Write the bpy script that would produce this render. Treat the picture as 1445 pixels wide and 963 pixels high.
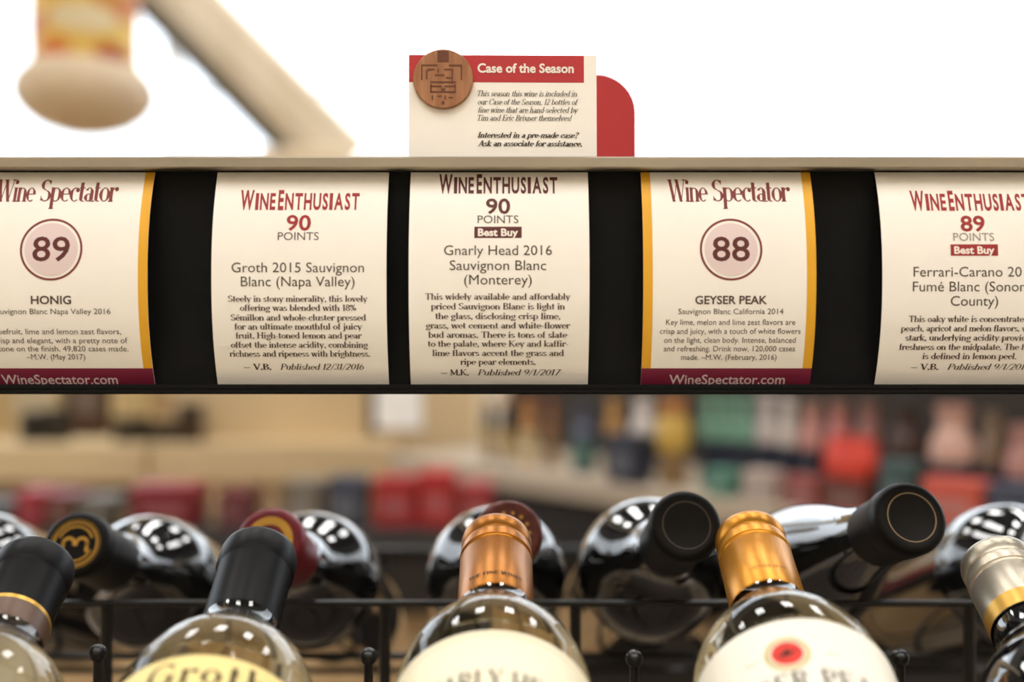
import bpy, math, random
from mathutils import Vector, Matrix, Euler
random.seed(7)
scene = bpy.context.scene
for o in list(bpy.data.objects): bpy.data.objects.remove(o)
COL = scene.collection
PI = math.pi

# ------------------------------------------------------------------ camera, sky, exposure
F = 1500.0                       # focal length in pixels of the 1445 px wide frame
EYE = Vector((0, 0, 1.5))
cam_data = bpy.data.cameras.new('camera'); cam = bpy.data.objects.new('camera', cam_data); COL.objects.link(cam)
cam_data.sensor_width = 36.0; cam_data.lens = F / 1445 * 36.0
cam.location = EYE; cam.rotation_euler = (PI / 2, 0, 0)
cam_data.clip_start = .01
cam_data.dof.use_dof = True; cam_data.dof.focus_distance = .450; cam_data.dof.aperture_fstop = 3.1
cam_data.dof.aperture_blades = 0
scene.camera = cam
w = bpy.data.worlds.new('sky'); scene.world = w; w.use_nodes = True
WORLD_STRENGTH = 3.4
w.node_tree.nodes['Background'].inputs[0].default_value = (.86, .93, 1, 1)
w.node_tree.nodes['Background'].inputs[1].default_value = WORLD_STRENGTH
scene.view_settings.view_transform = 'Standard'; scene.view_settings.look = 'None'
scene.view_settings.exposure = 0.0; scene.view_settings.gamma = 1.0; scene.view_settings.use_curve_mapping = False
LAMP = 14.6                      # ceiling panel emission
SPOT = 8.0                       # track spotlights, watts
scene.cycles.max_bounces = 10; scene.cycles.transmission_bounces = 8; scene.cycles.caustics_refractive = False
scene.cycles.caustics_reflective = False

def at(px, py, D):
    """point at depth D behind the picture position"""
    return Vector(((px - 722.5) / F * D, D, EYE.z + (481.5 - py) / F * D))

# ------------------------------------------------------------------ materials
MATS = {}
def mat(name, color, rough=.5, metal=0., trans=0., ior=1.45, coat=0., emit=None, strength=0., noise=.0, nscale=40., bump=0., spec=.5):
    if name in MATS: return MATS[name]
    m = bpy.data.materials.new(name); m.use_nodes = True
    nt = m.node_tree; b = nt.nodes['Principled BSDF']
    c = tuple(color) + (1,)
    b.inputs['Base Color'].default_value = c
    b.inputs['Roughness'].default_value = rough; b.inputs['Metallic'].default_value = metal
    b.inputs['Transmission Weight'].default_value = trans; b.inputs['IOR'].default_value = ior
    b.inputs['Coat Weight'].default_value = coat; b.inputs['Coat Roughness'].default_value = .05
    b.inputs['Specular IOR Level'].default_value = spec
    if emit: b.inputs['Emission Color'].default_value = tuple(emit) + (1,); b.inputs['Emission Strength'].default_value = strength
    if noise or bump:
        tc = nt.nodes.new('ShaderNodeTexCoord'); n = nt.nodes.new('ShaderNodeTexNoise')
        n.inputs['Scale'].default_value = nscale; n.inputs['Detail'].default_value = 4
        nt.links.new(tc.outputs['Object'], n.inputs['Vector'])
        if noise:
            r = nt.nodes.new('ShaderNodeValToRGB')
            r.color_ramp.elements[0].position = .3; r.color_ramp.elements[1].position = .7
            r.color_ramp.elements[0].color = tuple(max(0, v * (1 - noise)) for v in color) + (1,)
            r.color_ramp.elements[1].color = tuple(min(1, v * (1 + noise)) for v in color) + (1,)
            nt.links.new(n.outputs['Fac'], r.inputs['Fac']); nt.links.new(r.outputs['Color'], b.inputs['Base Color'])
        if bump:
            bp = nt.nodes.new('ShaderNodeBump'); bp.inputs['Strength'].default_value = bump; bp.inputs['Distance'].default_value = .001
            nt.links.new(n.outputs['Fac'], bp.inputs['Height']); nt.links.new(bp.outputs['Normal'], b.inputs['Normal'])
    MATS[name] = m
    return m

def wood_mat(name, c1, c2, scale=30, rough=.5):
    m = bpy.data.materials.new(name); m.use_nodes = True; nt = m.node_tree; b = nt.nodes['Principled BSDF']
    tc = nt.nodes.new('ShaderNodeTexCoord'); mp = nt.nodes.new('ShaderNodeMapping'); mp.inputs['Scale'].default_value = (1, 1, .12)
    n = nt.nodes.new('ShaderNodeTexNoise'); n.inputs['Scale'].default_value = scale; n.inputs['Detail'].default_value = 6
    r = nt.nodes.new('ShaderNodeValToRGB'); r.color_ramp.elements[0].color = c1 + (1,); r.color_ramp.elements[1].color = c2 + (1,)
    r.color_ramp.elements[0].position = .35; r.color_ramp.elements[1].position = .65
    nt.links.new(tc.outputs['Object'], mp.inputs[0]); nt.links.new(mp.outputs[0], n.inputs['Vector'])
    nt.links.new(n.outputs['Fac'], r.inputs[0]); nt.links.new(r.outputs[0], b.inputs['Base Color'])
    b.inputs['Roughness'].default_value = rough
    return m

def pane_mat():
    m = bpy.data.materials.new('window_glass'); m.use_nodes = True; nt = m.node_tree
    out = nt.nodes['Material Output']; nt.nodes.remove(nt.nodes['Principled BSDF'])
    t = nt.nodes.new('ShaderNodeBsdfTransparent'); g = nt.nodes.new('ShaderNodeBsdfGlossy'); g.inputs['Roughness'].default_value = .02
    mx = nt.nodes.new('ShaderNodeMixShader'); mx.inputs[0].default_value = .06
    nt.links.new(t.outputs[0], mx.inputs[1]); nt.links.new(g.outputs[0], mx.inputs[2]); nt.links.new(mx.outputs[0], out.inputs['Surface'])
    return m

def srgb(r, g, b):
    f = lambda v: (v / 255 / 12.92) if v / 255 <= .04045 else ((v / 255 + .055) / 1.055) ** 2.4
    return (f(r), f(g), f(b))

# ------------------------------------------------------------------ mesh builder
class MB:
    def __init__(s): s.v = []; s.f = []; s.m = []
    def add(s, verts, faces, mi=0):
        n = len(s.v); s.v += [tuple(p) for p in verts]; s.f += [tuple(i + n for i in f) for f in faces]; s.m += [mi] * len(faces)
    def box(s, lo, hi, mi=0, bev=0.0):
        (x0, y0, z0), (x1, y1, z1) = lo, hi
        if bev <= 0:
            s.add([(x0,y0,z0),(x1,y0,z0),(x1,y1,z0),(x0,y1,z0),(x0,y0,z1),(x1,y0,z1),(x1,y1,z1),(x0,y1,z1)],
                  [(0,3,2,1),(4,5,6,7),(0,1,5,4),(1,2,6,5),(2,3,7,6),(3,0,4,7)], mi); return
        # prism with rounded vertical corners and chamfered top / bottom
        def ring(ins, z):
            pts = []
            for cx, cy, a0 in ((x1-bev, y1-bev, 0), (x0+bev, y1-bev, 90), (x0+bev, y0+bev, 180), (x1-bev, y0+bev, 270)):
                for k in range(4):
                    a = math.radians(a0 + 30 * k); pts.append((cx + (bev-ins) * math.cos(a), cy + (bev-ins) * math.sin(a), z))
            return pts
        c = bev * .6
        R = [ring(c, z0), ring(0, z0 + c), ring(0, z1 - c), ring(c, z1)]
        V = sum(R, []); Fc = [tuple(range(15, -1, -1)), tuple(48 + i for i in range(16))]
        for r in range(3):
            for i in range(16):
                j = (i + 1) % 16; Fc.append((r*16+i, r*16+j, r*16+16+j, r*16+16+i))
        s.add(V, Fc, mi)
    def lathe(s, prof, n=48, mi=0, M=None, a0=0., a1=360.):
        full = abs(a1 - a0 - 360) < 1e-6; V = []; Fc = []
        cols = n if full else n + 1
        for r, z in prof:
            for k in range(cols):
                a = math.radians(a0 + (a1 - a0) * k / n); V.append(Vector((r * math.sin(a), -r * math.cos(a), z)))
        if M: V = [M @ p for p in V]
        for i in range(len(prof) - 1):
            for k in range(n):
                k2 = (k + 1) % cols
                q = [i*cols+k, i*cols+k2, (i+1)*cols+k2, (i+1)*cols+k]
                Fc.append(tuple(q))
        if full:
            s.add(V, [f for f in Fc], mi)
        else: s.add(V, Fc, mi)
    def tube(s, pts, r, n=12, mi=0, cap=True):
        pts = [Vector(p) for p in pts]; V = []; Fc = []
        up = Vector((0, 0, 1))
        prev = None
        for i, p in enumerate(pts):
            t = (pts[min(i+1, len(pts)-1)] - pts[max(i-1, 0)]).normalized()
            if prev is None:
                x = t.orthogonal().normalized()
            else:
                x = (prev - t * prev.dot(t)).normalized()
            prev = x; y = t.cross(x)
            for k in range(n):
                a = 2 * PI * k / n; V.append(p + r * (math.cos(a) * x + math.sin(a) * y))
        for i in range(len(pts) - 1):
            for k in range(n):
                j = (k + 1) % n; Fc.append((i*n+k, i*n+j, (i+1)*n+j, (i+1)*n+k))
        if cap: Fc += [tuple(range(n-1, -1, -1)), tuple((len(pts)-1)*n + k for k in range(n))]
        s.add(V, Fc, mi)
    def ball(s, c, r, n=20, mi=0):
        prof = [(r * math.sin(PI * k / 12), -r * math.cos(PI * k / 12)) for k in range(13)]
        s.lathe(prof, n, mi, Matrix.Translation(Vector(c)))
    def slice_z(s, step):
        V, Fc = [], []
        def clip(poly, z, keep_above):
            out = []
            for k in range(len(poly)):
                a, b = poly[k], poly[(k+1) % len(poly)]; da, db = a[2] - z, b[2] - z
                if not keep_above: da, db = -da, -db
                if da >= 0: out.append(a)
                if da * db < 0: t = da / (da - db); out.append(tuple(a[q] + (b[q] - a[q]) * t for q in range(3)))
            return out
        for f in s.f:
            poly = [s.v[i] for i in f]; zs = [p[2] for p in poly]
            k0, k1 = math.floor(min(zs) / step), math.floor(max(zs) / step - 1e-6)
            for k in range(k0, k1 + 1):
                q = clip(clip(poly, k * step, True), (k + 1) * step, False)
                if len(q) > 2: n = len(V); V += q; Fc.append(tuple(range(n, n + len(q))))
        s.v, s.f, s.m = V, Fc, [0] * len(Fc)
    def mapped(s, fn): s.v = [tuple(fn(Vector(p))) for p in s.v]; return s
    def build(s, name, mats, parent=None, smooth=True, angle=35):
        me = bpy.data.meshes.new(name); me.from_pydata(s.v, [], s.f)
        for m in (mats if isinstance(mats, (list, tuple)) else [mats]): me.materials.append(m)
        me.polygons.foreach_set('material_index', s.m)
        me.validate(); 
        import bmesh
        bm = bmesh.new(); bm.from_mesh(me); bmesh.ops.remove_doubles(bm, verts=bm.verts, dist=1e-6)
        bmesh.ops.recalc_face_normals(bm, faces=bm.faces); bm.to_mesh(me); bm.free()
        if smooth:
            me.polygons.foreach_set('use_smooth', [True] * len(me.polygons)); me.set_sharp_from_angle(angle=math.radians(angle))
        o = bpy.data.objects.new(name, me); COL.objects.link(o)
        if parent: o.parent = parent
        return o
    def flat(s, name, mats, parent=None):
        me = bpy.data.meshes.new(name); me.from_pydata(s.v, [], s.f)
        for m in (mats if isinstance(mats, (list, tuple)) else [mats]): me.materials.append(m)
        me.polygons.foreach_set('material_index', s.m)
        o = bpy.data.objects.new(name, me); COL.objects.link(o)
        if parent: o.parent = parent
        return o

def tag(o, label=None, cat=None, group=None, kind=None):
    if label: o['label'] = label
    if cat: o['category'] = cat
    if group: o['group'] = group
    if kind: o['kind'] = kind
    return o
def empty(name, loc, rot=(0, 0, 0)):
    o = bpy.data.objects.new(name, None); COL.objects.link(o); o.location = loc; o.rotation_euler = rot
    o.empty_display_size = .02
    return o
def struct(o): o['kind'] = 'structure'; return o

# ------------------------------------------------------------------ lettering
# sans: Blender's built-in face; serif: stroke letters drawn here
SANS = {}
def sans(txt, bold=0.0):
    key = (txt, bold)
    if key not in SANS:
        c = bpy.data.curves.new('t', 'FONT'); c.body = txt; c.size = 1; c.offset = bold; c.resolution_u = 3
        o = bpy.data.objects.new('t', c); COL.objects.link(o); bpy.context.view_layer.update()
        me = bpy.data.meshes.new_from_object(o.evaluated_get(bpy.context.evaluated_depsgraph_get()))
        V = [v.co.copy() for v in me.vertices]; Fc = [tuple(p.vertices) for p in me.polygons]
        bpy.data.objects.remove(o); bpy.data.curves.remove(c); bpy.data.meshes.remove(me)
        SANS[key] = (V, Fc)
    V, Fc = SANS[key]
    return [(v.x, v.y) for v in V], Fc

X = .64
def v_(x, a, b): return ('l', x, a, x, b, 'T')
def n_(x, a, b): return ('l', x, a, x, b, 't')
def h_(y, a, b): return ('l', a, y, b, y, 't')
def D_(a, b, c, d): return ('l', a, b, c, d, 'T')
def d_(a, b, c, d): return ('l', a, b, c, d, 't')
def A_(cx, cy, rx, ry, a0, a1): return ('a', cx, cy, rx, ry, a0, a1)
def S_(x, y): return ('s', x, y)
def O_(x, y): return ('o', x, y)
G = {
 'A': (.76, [D_(.37,1,.66,0), d_(.37,1,.08,0), h_(.35,.2,.54), S_(.08,0), S_(.66,0)]),
 'B': (.68, [v_(.16,0,1), A_(.34,.76,.2,.24,-90,90), A_(.34,.27,.26,.27,-90,90), h_(1,.05,.34), h_(.52,.16,.34), h_(0,.05,.34)]),
 'C': (.74, [A_(.42,.5,.33,.5,45,315), v_(.68,.72,.95)]),
 'D': (.78, [v_(.16,0,1), A_(.32,.5,.37,.5,-90,90), h_(1,.05,.32), h_(0,.05,.32)]),
 'E': (.66, [v_(.16,0,1), h_(1,.05,.58), h_(.52,.16,.44), h_(0,.05,.6), n_(.58,.82,1), n_(.6,0,.2), n_(.44,.42,.62)]),
 'F': (.6, [v_(.16,0,1), h_(1,.05,.56), h_(.5,.16,.42), n_(.56,.8,1), n_(.42,.4,.6), S_(.16,0)]),
 'G': (.8, [A_(.42,.5,.33,.5,45,335), v_(.68,.05,.42), h_(.42,.55,.8), n_(.68,.72,.95)]),
 'H': (.84, [v_(.16,0,1), v_(.68,0,1), h_(.52,.16,.68), S_(.16,0), S_(.16,1), S_(.68,0), S_(.68,1)]),
 'I': (.34, [v_(.17,0,1), S_(.17,0), S_(.17,1)]),
 'J': (.44, [v_(.28,.15,1), A_(.14,.15,.14,.15,180,360), S_(.28,1)]),
 'K': (.78, [v_(.16,0,1), d_(.64,1,.2,.42), D_(.3,.55,.68,0), S_(.16,0), S_(.16,1), S_(.64,1), S_(.68,0)]),
 'L': (.62, [v_(.16,0,1), h_(0,.05,.58), n_(.58,0,.24), S_(.16,1)]),
 'M': (.96, [n_(.14,0,1), v_(.82,0,1), D_(.14,1,.47,.08), d_(.82,1,.47,.08), S_(.14,0), S_(.82,0), h_(1,.04,.16), h_(1,.82,.94)]),
 'N': (.84, [n_(.14,0,1), n_(.7,0,1), D_(.14,1,.7,.02), S_(.14,0), S_(.7,1), h_(1,.04,.16)]),
 'O': (.82, [A_(.41,.5,.33,.5,0,360)]),
 'P': (.64, [v_(.16,0,1), A_(.34,.74,.24,.26,-90,90), h_(1,.05,.34), h_(.48,.16,.34), S_(.16,0)]),
 'Q': (.82, [A_(.41,.5,.33,.5,0,360), D_(.45,.15,.75,-.2)]),
 'R': (.74, [v_(.16,0,1), A_(.34,.75,.22,.25,-90,90), h_(1,.05,.34), h_(.5,.16,.34), D_(.38,.5,.66,0), S_(.16,0), S_(.68,0)]),
 'S': (.6, [A_(.3,.755,.2,.245,30,270), A_(.3,.265,.22,.255,-150,90), n_(.48,.78,.97), n_(.09,.05,.25)]),
 'T': (.7, [v_(.35,0,1), h_(1,.06,.64), n_(.06,.8,1), n_(.64,.8,1), S_(.35,0)]),
 'U': (.8, [v_(.16,.3,1), n_(.64,.3,1), A_(.4,.3,.24,.3,180,360), S_(.16,1), S_(.64,1)]),
 'V': (.74, [D_(.1,1,.38,0), d_(.66,1,.38,0), S_(.1,1), S_(.66,1)]),
 'W': (1.04, [D_(.1,1,.32,0), d_(.54,1,.32,0), D_(.5,1,.74,0), d_(.96,1,.74,0), S_(.1,1), S_(.5,1), S_(.96,1)]),
 'Y': (.72, [D_(.1,1,.36,.45), d_(.64,1,.36,.45), v_(.36,0,.45), S_(.1,1), S_(.64,1), S_(.36,0)]),
 'Z': (.66, [h_(1,.08,.58), h_(0,.08,.6), D_(.58,1,.08,0)]),
 'a': (.52, [v_(.38,.06,.46), A_(.24,.44,.14,.2,0,160), A_(.22,.19,.14,.18,0,360), S_(.42,0)]),
 'b': (.58, [v_(.12,0,1), A_(.3,.32,.2,.32,-120,120), h_(1,.02,.12)]),
 'c': (.5, [A_(.28,.32,.2,.32,50,310), O_(.4,.52)]),
 'd': (.58, [v_(.44,0,1), A_(.27,.32,.2,.32,60,300), h_(1,.34,.44), h_(0,.44,.55)]),
 'e': (.52, [A_(.27,.32,.2,.32,0,310), h_(.34,.08,.46)]),
 'f': (.36, [v_(.16,0,.8), A_(.28,.8,.12,.2,50,180), h_(X,.04,.32), S_(.16,0)]),
 'g': (.54, [A_(.26,.4,.17,.22,0,360), A_(.26,-.14,.2,.15,0,360), d_(.16,.2,.14,.02), h_(.6,.36,.52)]),
 'h': (.6, [v_(.12,0,1), v_(.46,0,.42), A_(.29,.42,.17,.21,0,150), S_(.12,0), S_(.46,0), h_(1,.02,.12)]),
 'i': (.3, [v_(.14,0,X), O_(.14,.88), S_(.14,0), h_(X,.03,.14)]),
 'j': (.3, [v_(.16,-.14,X), A_(.06,-.14,.1,.14,200,360), O_(.16,.88), h_(X,.05,.16)]),
 'k': (.58, [v_(.12,0,1), d_(.44,X,.16,.28), D_(.22,.36,.5,0), S_(.12,0), S_(.5,0), S_(.44,X), h_(1,.02,.12)]),
 'l': (.3, [v_(.14,0,1), S_(.14,0), h_(1,.03,.14)]),
 'm': (.88, [v_(.12,0,X), v_(.44,0,.44), v_(.76,0,.44), A_(.28,.44,.16,.2,0,150), A_(.6,.44,.16,.2,0,150), S_(.12,0), S_(.44,0), S_(.76,0), h_(X,.02,.12)]),
 'n': (.6, [v_(.12,0,X), v_(.46,0,.42), A_(.29,.42,.17,.21,0,150), S_(.12,0), S_(.46,0), h_(X,.02,.12)]),
 'o': (.54, [A_(.27,.32,.2,.32,0,360)]),
 'p': (.58, [v_(.12,-.32,X), A_(.3,.32,.2,.32,-120,120), S_(.12,-.32), h_(X,.02,.12)]),
 'q': (.58, [v_(.44,-.32,X), A_(.27,.32,.2,.32,60,300), S_(.44,-.32)]),
 'r': (.42, [v_(.12,0,X), A_(.3,.4,.18,.22,60,150), O_(.38,.56), S_(.12,0), h_(X,.02,.12)]),
 's': (.44, [A_(.22,.475,.13,.155,20,270), A_(.22,.165,.15,.155,-160,90)]),
 't': (.36, [v_(.15,.12,.86), A_(.26,.12,.11,.12,180,300), h_(X,.03,.32)]),
 'u': (.6, [v_(.12,.2,X), v_(.46,0,X), A_(.29,.2,.17,.19,180,340), h_(X,.02,.12), h_(X,.36,.46), h_(0,.46,.56)]),
 'v': (.54, [D_(.08,X,.27,0), d_(.46,X,.27,0), S_(.08,X), S_(.46,X)]),
 'w': (.78, [D_(.08,X,.24,0), d_(.4,X,.24,0), D_(.38,X,.56,0), d_(.7,X,.56,0), S_(.08,X), S_(.38,X), S_(.7,X)]),
 'x': (.54, [D_(.08,X,.46,0), d_(.44,X,.08,0), S_(.08,X), S_(.46,0)]),
 'y': (.54, [D_(.08,X,.28,0), d_(.46,X,.18,-.3), S_(.08,X), S_(.46,X)]),
 'z': (.48, [h_(X,.06,.42), h_(0,.06,.42), D_(.4,X,.08,0)]),
 '0': (.58, [A_(.29,.5,.21,.5,0,360)]), '1': (.4, [v_(.22,0,1), d_(.22,1,.08,.82), S_(.22,0)]),
 '2': (.56, [A_(.27,.75,.19,.25,-40,170), D_(.42,.6,.08,0), h_(0,.08,.5)]),
 '3': (.54, [A_(.25,.75,.18,.24,-90,160), A_(.25,.26,.2,.26,-160,90)]),
 '4': (.58, [v_(.4,0,1), d_(.4,1,.06,.3), h_(.28,.06,.54)]),
 '5': (.54, [h_(1,.12,.46), n_(.12,.55,1), A_(.25,.3,.2,.3,-150,120)]),
 '6': (.56, [A_(.29,.3,.2,.3,0,360), A_(.4,.3,.31,.68,105,180)]),
 '7': (.54, [h_(1,.08,.48), D_(.48,1,.2,0)]),
 '8': (.56, [A_(.28,.755,.17,.24,0,360), A_(.28,.26,.21,.26,0,360)]),
 '9': (.56, [A_(.27,.7,.2,.3,0,360), A_(.16,.7,.31,.68,-75,0)]),
 '.': (.24, [O_(.12,.06)]), ',': (.24, [O_(.12,.06), d_(.14,.05,.08,-.14)]), '!': (.28, [v_(.14,.3,1), O_(.14,.06)]),
 '?': (.48, [A_(.23,.75,.17,.25,-60,170), n_(.24,.25,.55), O_(.24,.06)]),
 '-': (.34, [h_(.32,.06,.28)]), '\u2014': (.8, [h_(.34,.06,.74)]), '/': (.4, [d_(.06,-.05,.34,1.02)]),
 '(': (.34, [A_(.36,.42,.26,.62,115,245)]), ')': (.34, [A_(-.02,.42,.26,.62,-65,65)]),
 '%': (.7, [A_(.17,.75,.12,.22,0,360), A_(.53,.25,.12,.22,0,360), d_(.56,1,.14,0)]),
 ' ': (.3, []),
}
G['\u00e9'] = (.52, G['e'][1] + [D_(.22,.74,.36,.94)])
def serif(txt, T=.14, t=.05, slant=0., serifs=True, track=0.):
    V = []; Fc = []; x0 = 0.
    def quad(p): 
        n = len(V); V.extend(p); Fc.append((n, n+1, n+2, n+3))
    for ch in txt:
        adv, st = G.get(ch, G[' '])
        for s in st:
            if s[0] == 'l':
                _, a, b, c, d, wd = s; wd = T if wd == 'T' else t
                if b == d: quad([(a, b - wd/2 + (wd/2 if b < .01 else -wd/2 if b in (1, X) else 0)), (c, b - wd/2 + (wd/2 if b < .01 else -wd/2 if b in (1, X) else 0)), (c, b + wd/2 + (wd/2 if b < .01 else -wd/2 if b in (1, X) else 0)), (a, b + wd/2 + (wd/2 if b < .01 else -wd/2 if b in (1, X) else 0))])
                else: quad([(a - wd/2, b), (a + wd/2, b), (c + wd/2, d), (c - wd/2, d)])
            elif s[0] == 'a':
                _, cx, cy, rx, ry, a0, a1 = s; n = max(4, int(abs(a1 - a0) / 22)); pin = pout = None
                ry = ry - t / 2
                for k in range(n + 1):
                    a = math.radians(a0 + (a1 - a0) * k / n); c, sn = math.cos(a), math.sin(a)
                    wd = t + (T - t) * abs(c) ** 1.5
                    po = (cx + (rx + wd/2) * c, cy + (ry + t/2) * sn); pi_ = (cx + (rx - wd/2) * c, cy + (ry - t/2) * sn)
                    if pin: quad([pin, pout, po, pi_])
                    pin, pout = pi_, po
            elif s[0] == 's' and serifs:
                _, x, y = s; yy = y if y <= 0 else y - t
                quad([(x - .12, yy), (x + .12, yy), (x + .12, yy + t), (x - .12, yy + t)])
            elif s[0] == 'o':
                _, x, y = s; r = T * .6
                n = len(V); V.extend((x + r * math.cos(k * PI / 4), y + r * math.sin(k * PI / 4)) for k in range(8)); Fc.append(tuple(range(n, n + 8)))
        for k in range(len(V)): pass
        # shift this glyph into place
        m = getattr(serif, '_m', 0)
        for k in range(serif_start[0], len(V)): V[k] = (V[k][0] + x0, V[k][1])
        serif_start[0] = len(V)
        x0 += adv + track
    serif_start[0] = 0
    if slant: V = [(x + slant * y, y) for x, y in V]
    return V, Fc
serif_start = [0]

def put(mb, glyphs, cx, base, cap, width, mi=0, align='c', capref=1.0):
    """fit lettering: centre cx, baseline, cap height and total width (local 2-D units)"""
    V, Fc = glyphs
    if not V: return
    xs = [p[0] for p in V]; a, b = min(xs), max(xs); sx = width / (b - a); sy = cap / capref
    mb.add([((x - (a + b) / 2) * sx + cx, 0, y * sy + base) for x, y in V], Fc, mi)
SC = .729      # cap height of the built-in face at size 1 (measured below)
_v, _ = sans('H'); SC = max(p[1] for p in _v)

# ------------------------------------------------------------------ the room
M_floor = mat('pale_vinyl_floor', srgb(140, 124, 104), .35, noise=.08, nscale=3)
M_wall = mat('warm_painted_wall', srgb(205, 192, 172), .8, noise=.03, nscale=6)
M_ceil = mat('dark_ceiling', srgb(62, 58, 55), .8, noise=.02, nscale=6)
M_white = mat('white_window_frame', srgb(245, 245, 245), .4, noise=.01)
M_pane = pane_mat()
X0, X1, Y0, Y1, ZC = -4.2, 4.6, -3.2, 5.6, 5.4
def slab(name, lo, hi, m): 
    b = MB(); b.box(lo, hi); return struct(b.build(name, m, smooth=False))
slab('floor', (X0 - .2, Y0 - .2, -.1), (X1 + .2, Y1 + .2, 0), M_floor)
slab('ceiling', (X0 - .2, Y0 - .2, ZC), (X1 + .2, Y1 + .2, ZC + .1), M_ceil)
YS = 1.6; ZW = 3.75
M_head = mat('grey_header_paint', srgb(90, 86, 82), .8, noise=.03, nscale=5)
slab('wall_left', (X0 - .2, Y0, 0), (X0, YS, ZC), M_wall); slab('wall_left_sill', (X0 - .2, YS, 0), (X0, Y1, 1.55), M_wall)
slab('wall_right', (X1, Y0, 0), (X1 + .2, YS, ZC), M_wall); slab('wall_right_sill', (X1, YS, 0), (X1 + .2, Y1, 1.55), M_wall)
for i, (xa, xb) in enumerate(((X0 - .12, X0 - .04), (X1 + .04, X1 + .12))):  # out-of-view side windows, added for rim light on caps and bottles
    fr = MB(); xm = (xa + xb) / 2
    for a, b_ in ((YS, YS + .05), ((YS + Y1) / 2 - .025, (YS + Y1) / 2 + .025), (Y1 - .05, Y1)): fr.box((xa, a, 1.55), (xb, b_, ZW))
    fr.box((xa, YS, 1.55), (xb, Y1, 1.61)); fr.box((xa, YS, ZW - .06), (xb, Y1, ZW))
    wn = struct(fr.build('window_%d' % (i + 5), M_white, smooth=False))
    g = MB(); g.box((xm - .003, YS + .05, 1.61), (xm + .003, Y1 - .05, ZW - .06)); g.build('pane', M_pane, wn, smooth=False)
slab("wall_front", (X0, Y0 - .2, 0), (X1, Y0, ZC), M_wall)
# window wall: low sill wall, then tall windows between thin white mullions
slab('wall_back', (X0, Y1, 0), (X1, Y1 + .2, 1.55), M_wall)
edges = [X0, -1.80, .49, 2.53, X1]
for i in range(4):
    a, b = edges[i], edges[i + 1]; fr = MB(); fw = .045
    fr.box((a, Y1 + .02, 1.55), (a + fw, Y1 + .10, ZW)); fr.box((b - fw, Y1 + .02, 1.55), (b, Y1 + .10, ZW))
    fr.box((a, Y1 + .02, 1.55), (b, Y1 + .10, 1.61)); fr.box((a, Y1 + .02, ZW - .06), (b, Y1 + .10, ZW))
    if i == 1: fr.box((a + fw, Y1 + .03, 2.81), (b - fw, Y1 + .07, 2.83))
    wn = struct(fr.build('window_%d' % (i + 1), M_white, smooth=False))
    g = MB(); g.box((a + fw, Y1 + .055, 1.61), (b - fw, Y1 + .061, ZW - .06)); g.build('pane', M_pane, wn, smooth=False)

slab('wall_back_header', (X0, Y1, ZW), (X1, Y1 + .2, ZC), M_head)
slab('wall_left_header', (X0 - .2, YS, ZW), (X0, Y1, ZC), M_head); slab('wall_right_header', (X1, YS, ZW), (X1 + .2, Y1, ZC), M_head)
# ceiling lamps: long white panels and round downlights
M_fix = mat('lamp_housing', srgb(230, 230, 225), .4, noise=.02)
M_tube = mat('lamp_diffuser', (1, 1, 1), .5, emit=(1, .985, .96), strength=LAMP)
lamps = [(x, y) for y in (-2.5, -1.1, 2.4, 4.5) for x in (-2.7, -.9, .9, 2.7)]
for i, (x, y) in enumerate(lamps):
    t = empty('ceiling_lamp', (x, y, ZC - .10))
    b = MB(); b.box((-.30, -.62, .03), (.30, .62, .10)); b.build('housing', M_fix, t, smooth=False)
    b = MB(); b.box((-.28, -.60, 0), (.28, .60, .03)); b.build('diffuser', M_tube, t, smooth=False)
    tag(t, 'white tube lamp panel fixed to the store ceiling, outside the picture above the shelves', 'ceiling lamp', 'ceiling lamps above the store')

# ------------------------------------------------------------------ sign rail
DR = .437; PXR = DR / F                     # rail front depth, metres per picture pixel there
rail_m = mat('brushed_rail_metal', srgb(178, 168, 150), .38, metal=.85, noise=.12, nscale=9)
black_m = mat('black_rail_plastic', srgb(16, 16, 16), .6, noise=.1, nscale=200, spec=.15)
rail = empty('sign_rail', (0, DR, EYE.z))
def zr(py): return (481.5 - py) * PXR
def xr(px): return (px - 722.5) * PXR
XL, XR = xr(-420), xr(1870)
b = MB(); b.box((XL, .0035, zr(549)), (XR, .0065, zr(230))); b.build('backing', black_m, rail, smooth=False)
b = MB(); b.box((XL, -.0045, zr(240)), (XR, .0075, zr(223.5)), bev=.001); b.build('top_lip', rail_m, rail)['label'] = 'brushed metal top lip'
b = MB(); b.box((XL, -.0045, zr(556)), (XR, .0075, zr(546)), bev=.001); b.box((XL, -.0045, zr(549)), (XR, -.0033, zr(542.5)))
b.build('bottom_lip', black_m, rail)
for sx in (XL + .02, XR - .02):
    b = MB(); b.tube([(sx, .012, zr(235)), (sx, .012, .62 - EYE.z)], .004); b.build('upright', black_m, rail)
tag(rail, 'long black sign rail with a brushed metal top lip holding the rating cards', 'sign rail')

# ------------------------------------------------------------------ rating cards
paper = mat('cream_card', srgb(250, 245, 236), .55, noise=.015, nscale=60, spec=.3)
gold_p = mat('gold_print', srgb(232, 172, 40), .5, noise=.03)
maroon_p = mat('maroon_print', srgb(125, 32, 60), .5, noise=.03)
red_ink = mat('red_ink', srgb(158, 45, 42), .6, noise=.03)
dark_ink = mat('brown_ink', srgb(92, 40, 36), .6, noise=.03)
ws_ink = mat('maroon_ink', srgb(125, 52, 48), .6, noise=.03)
grey_ink = mat('grey_ink', srgb(84, 74, 62), .6, noise=.03)
body_ink = mat('brown_grey_ink', srgb(80, 62, 50), .6, noise=.03)
pale_ink = mat('pale_grey_ink', srgb(150, 145, 135), .6, noise=.03)
pink_ink = mat('pale_pink_print', srgb(228, 208, 206), .6, noise=.02)
white_ink = mat('white_ink', srgb(245, 235, 225), .6, noise=.02)
SAG = .0095
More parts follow.
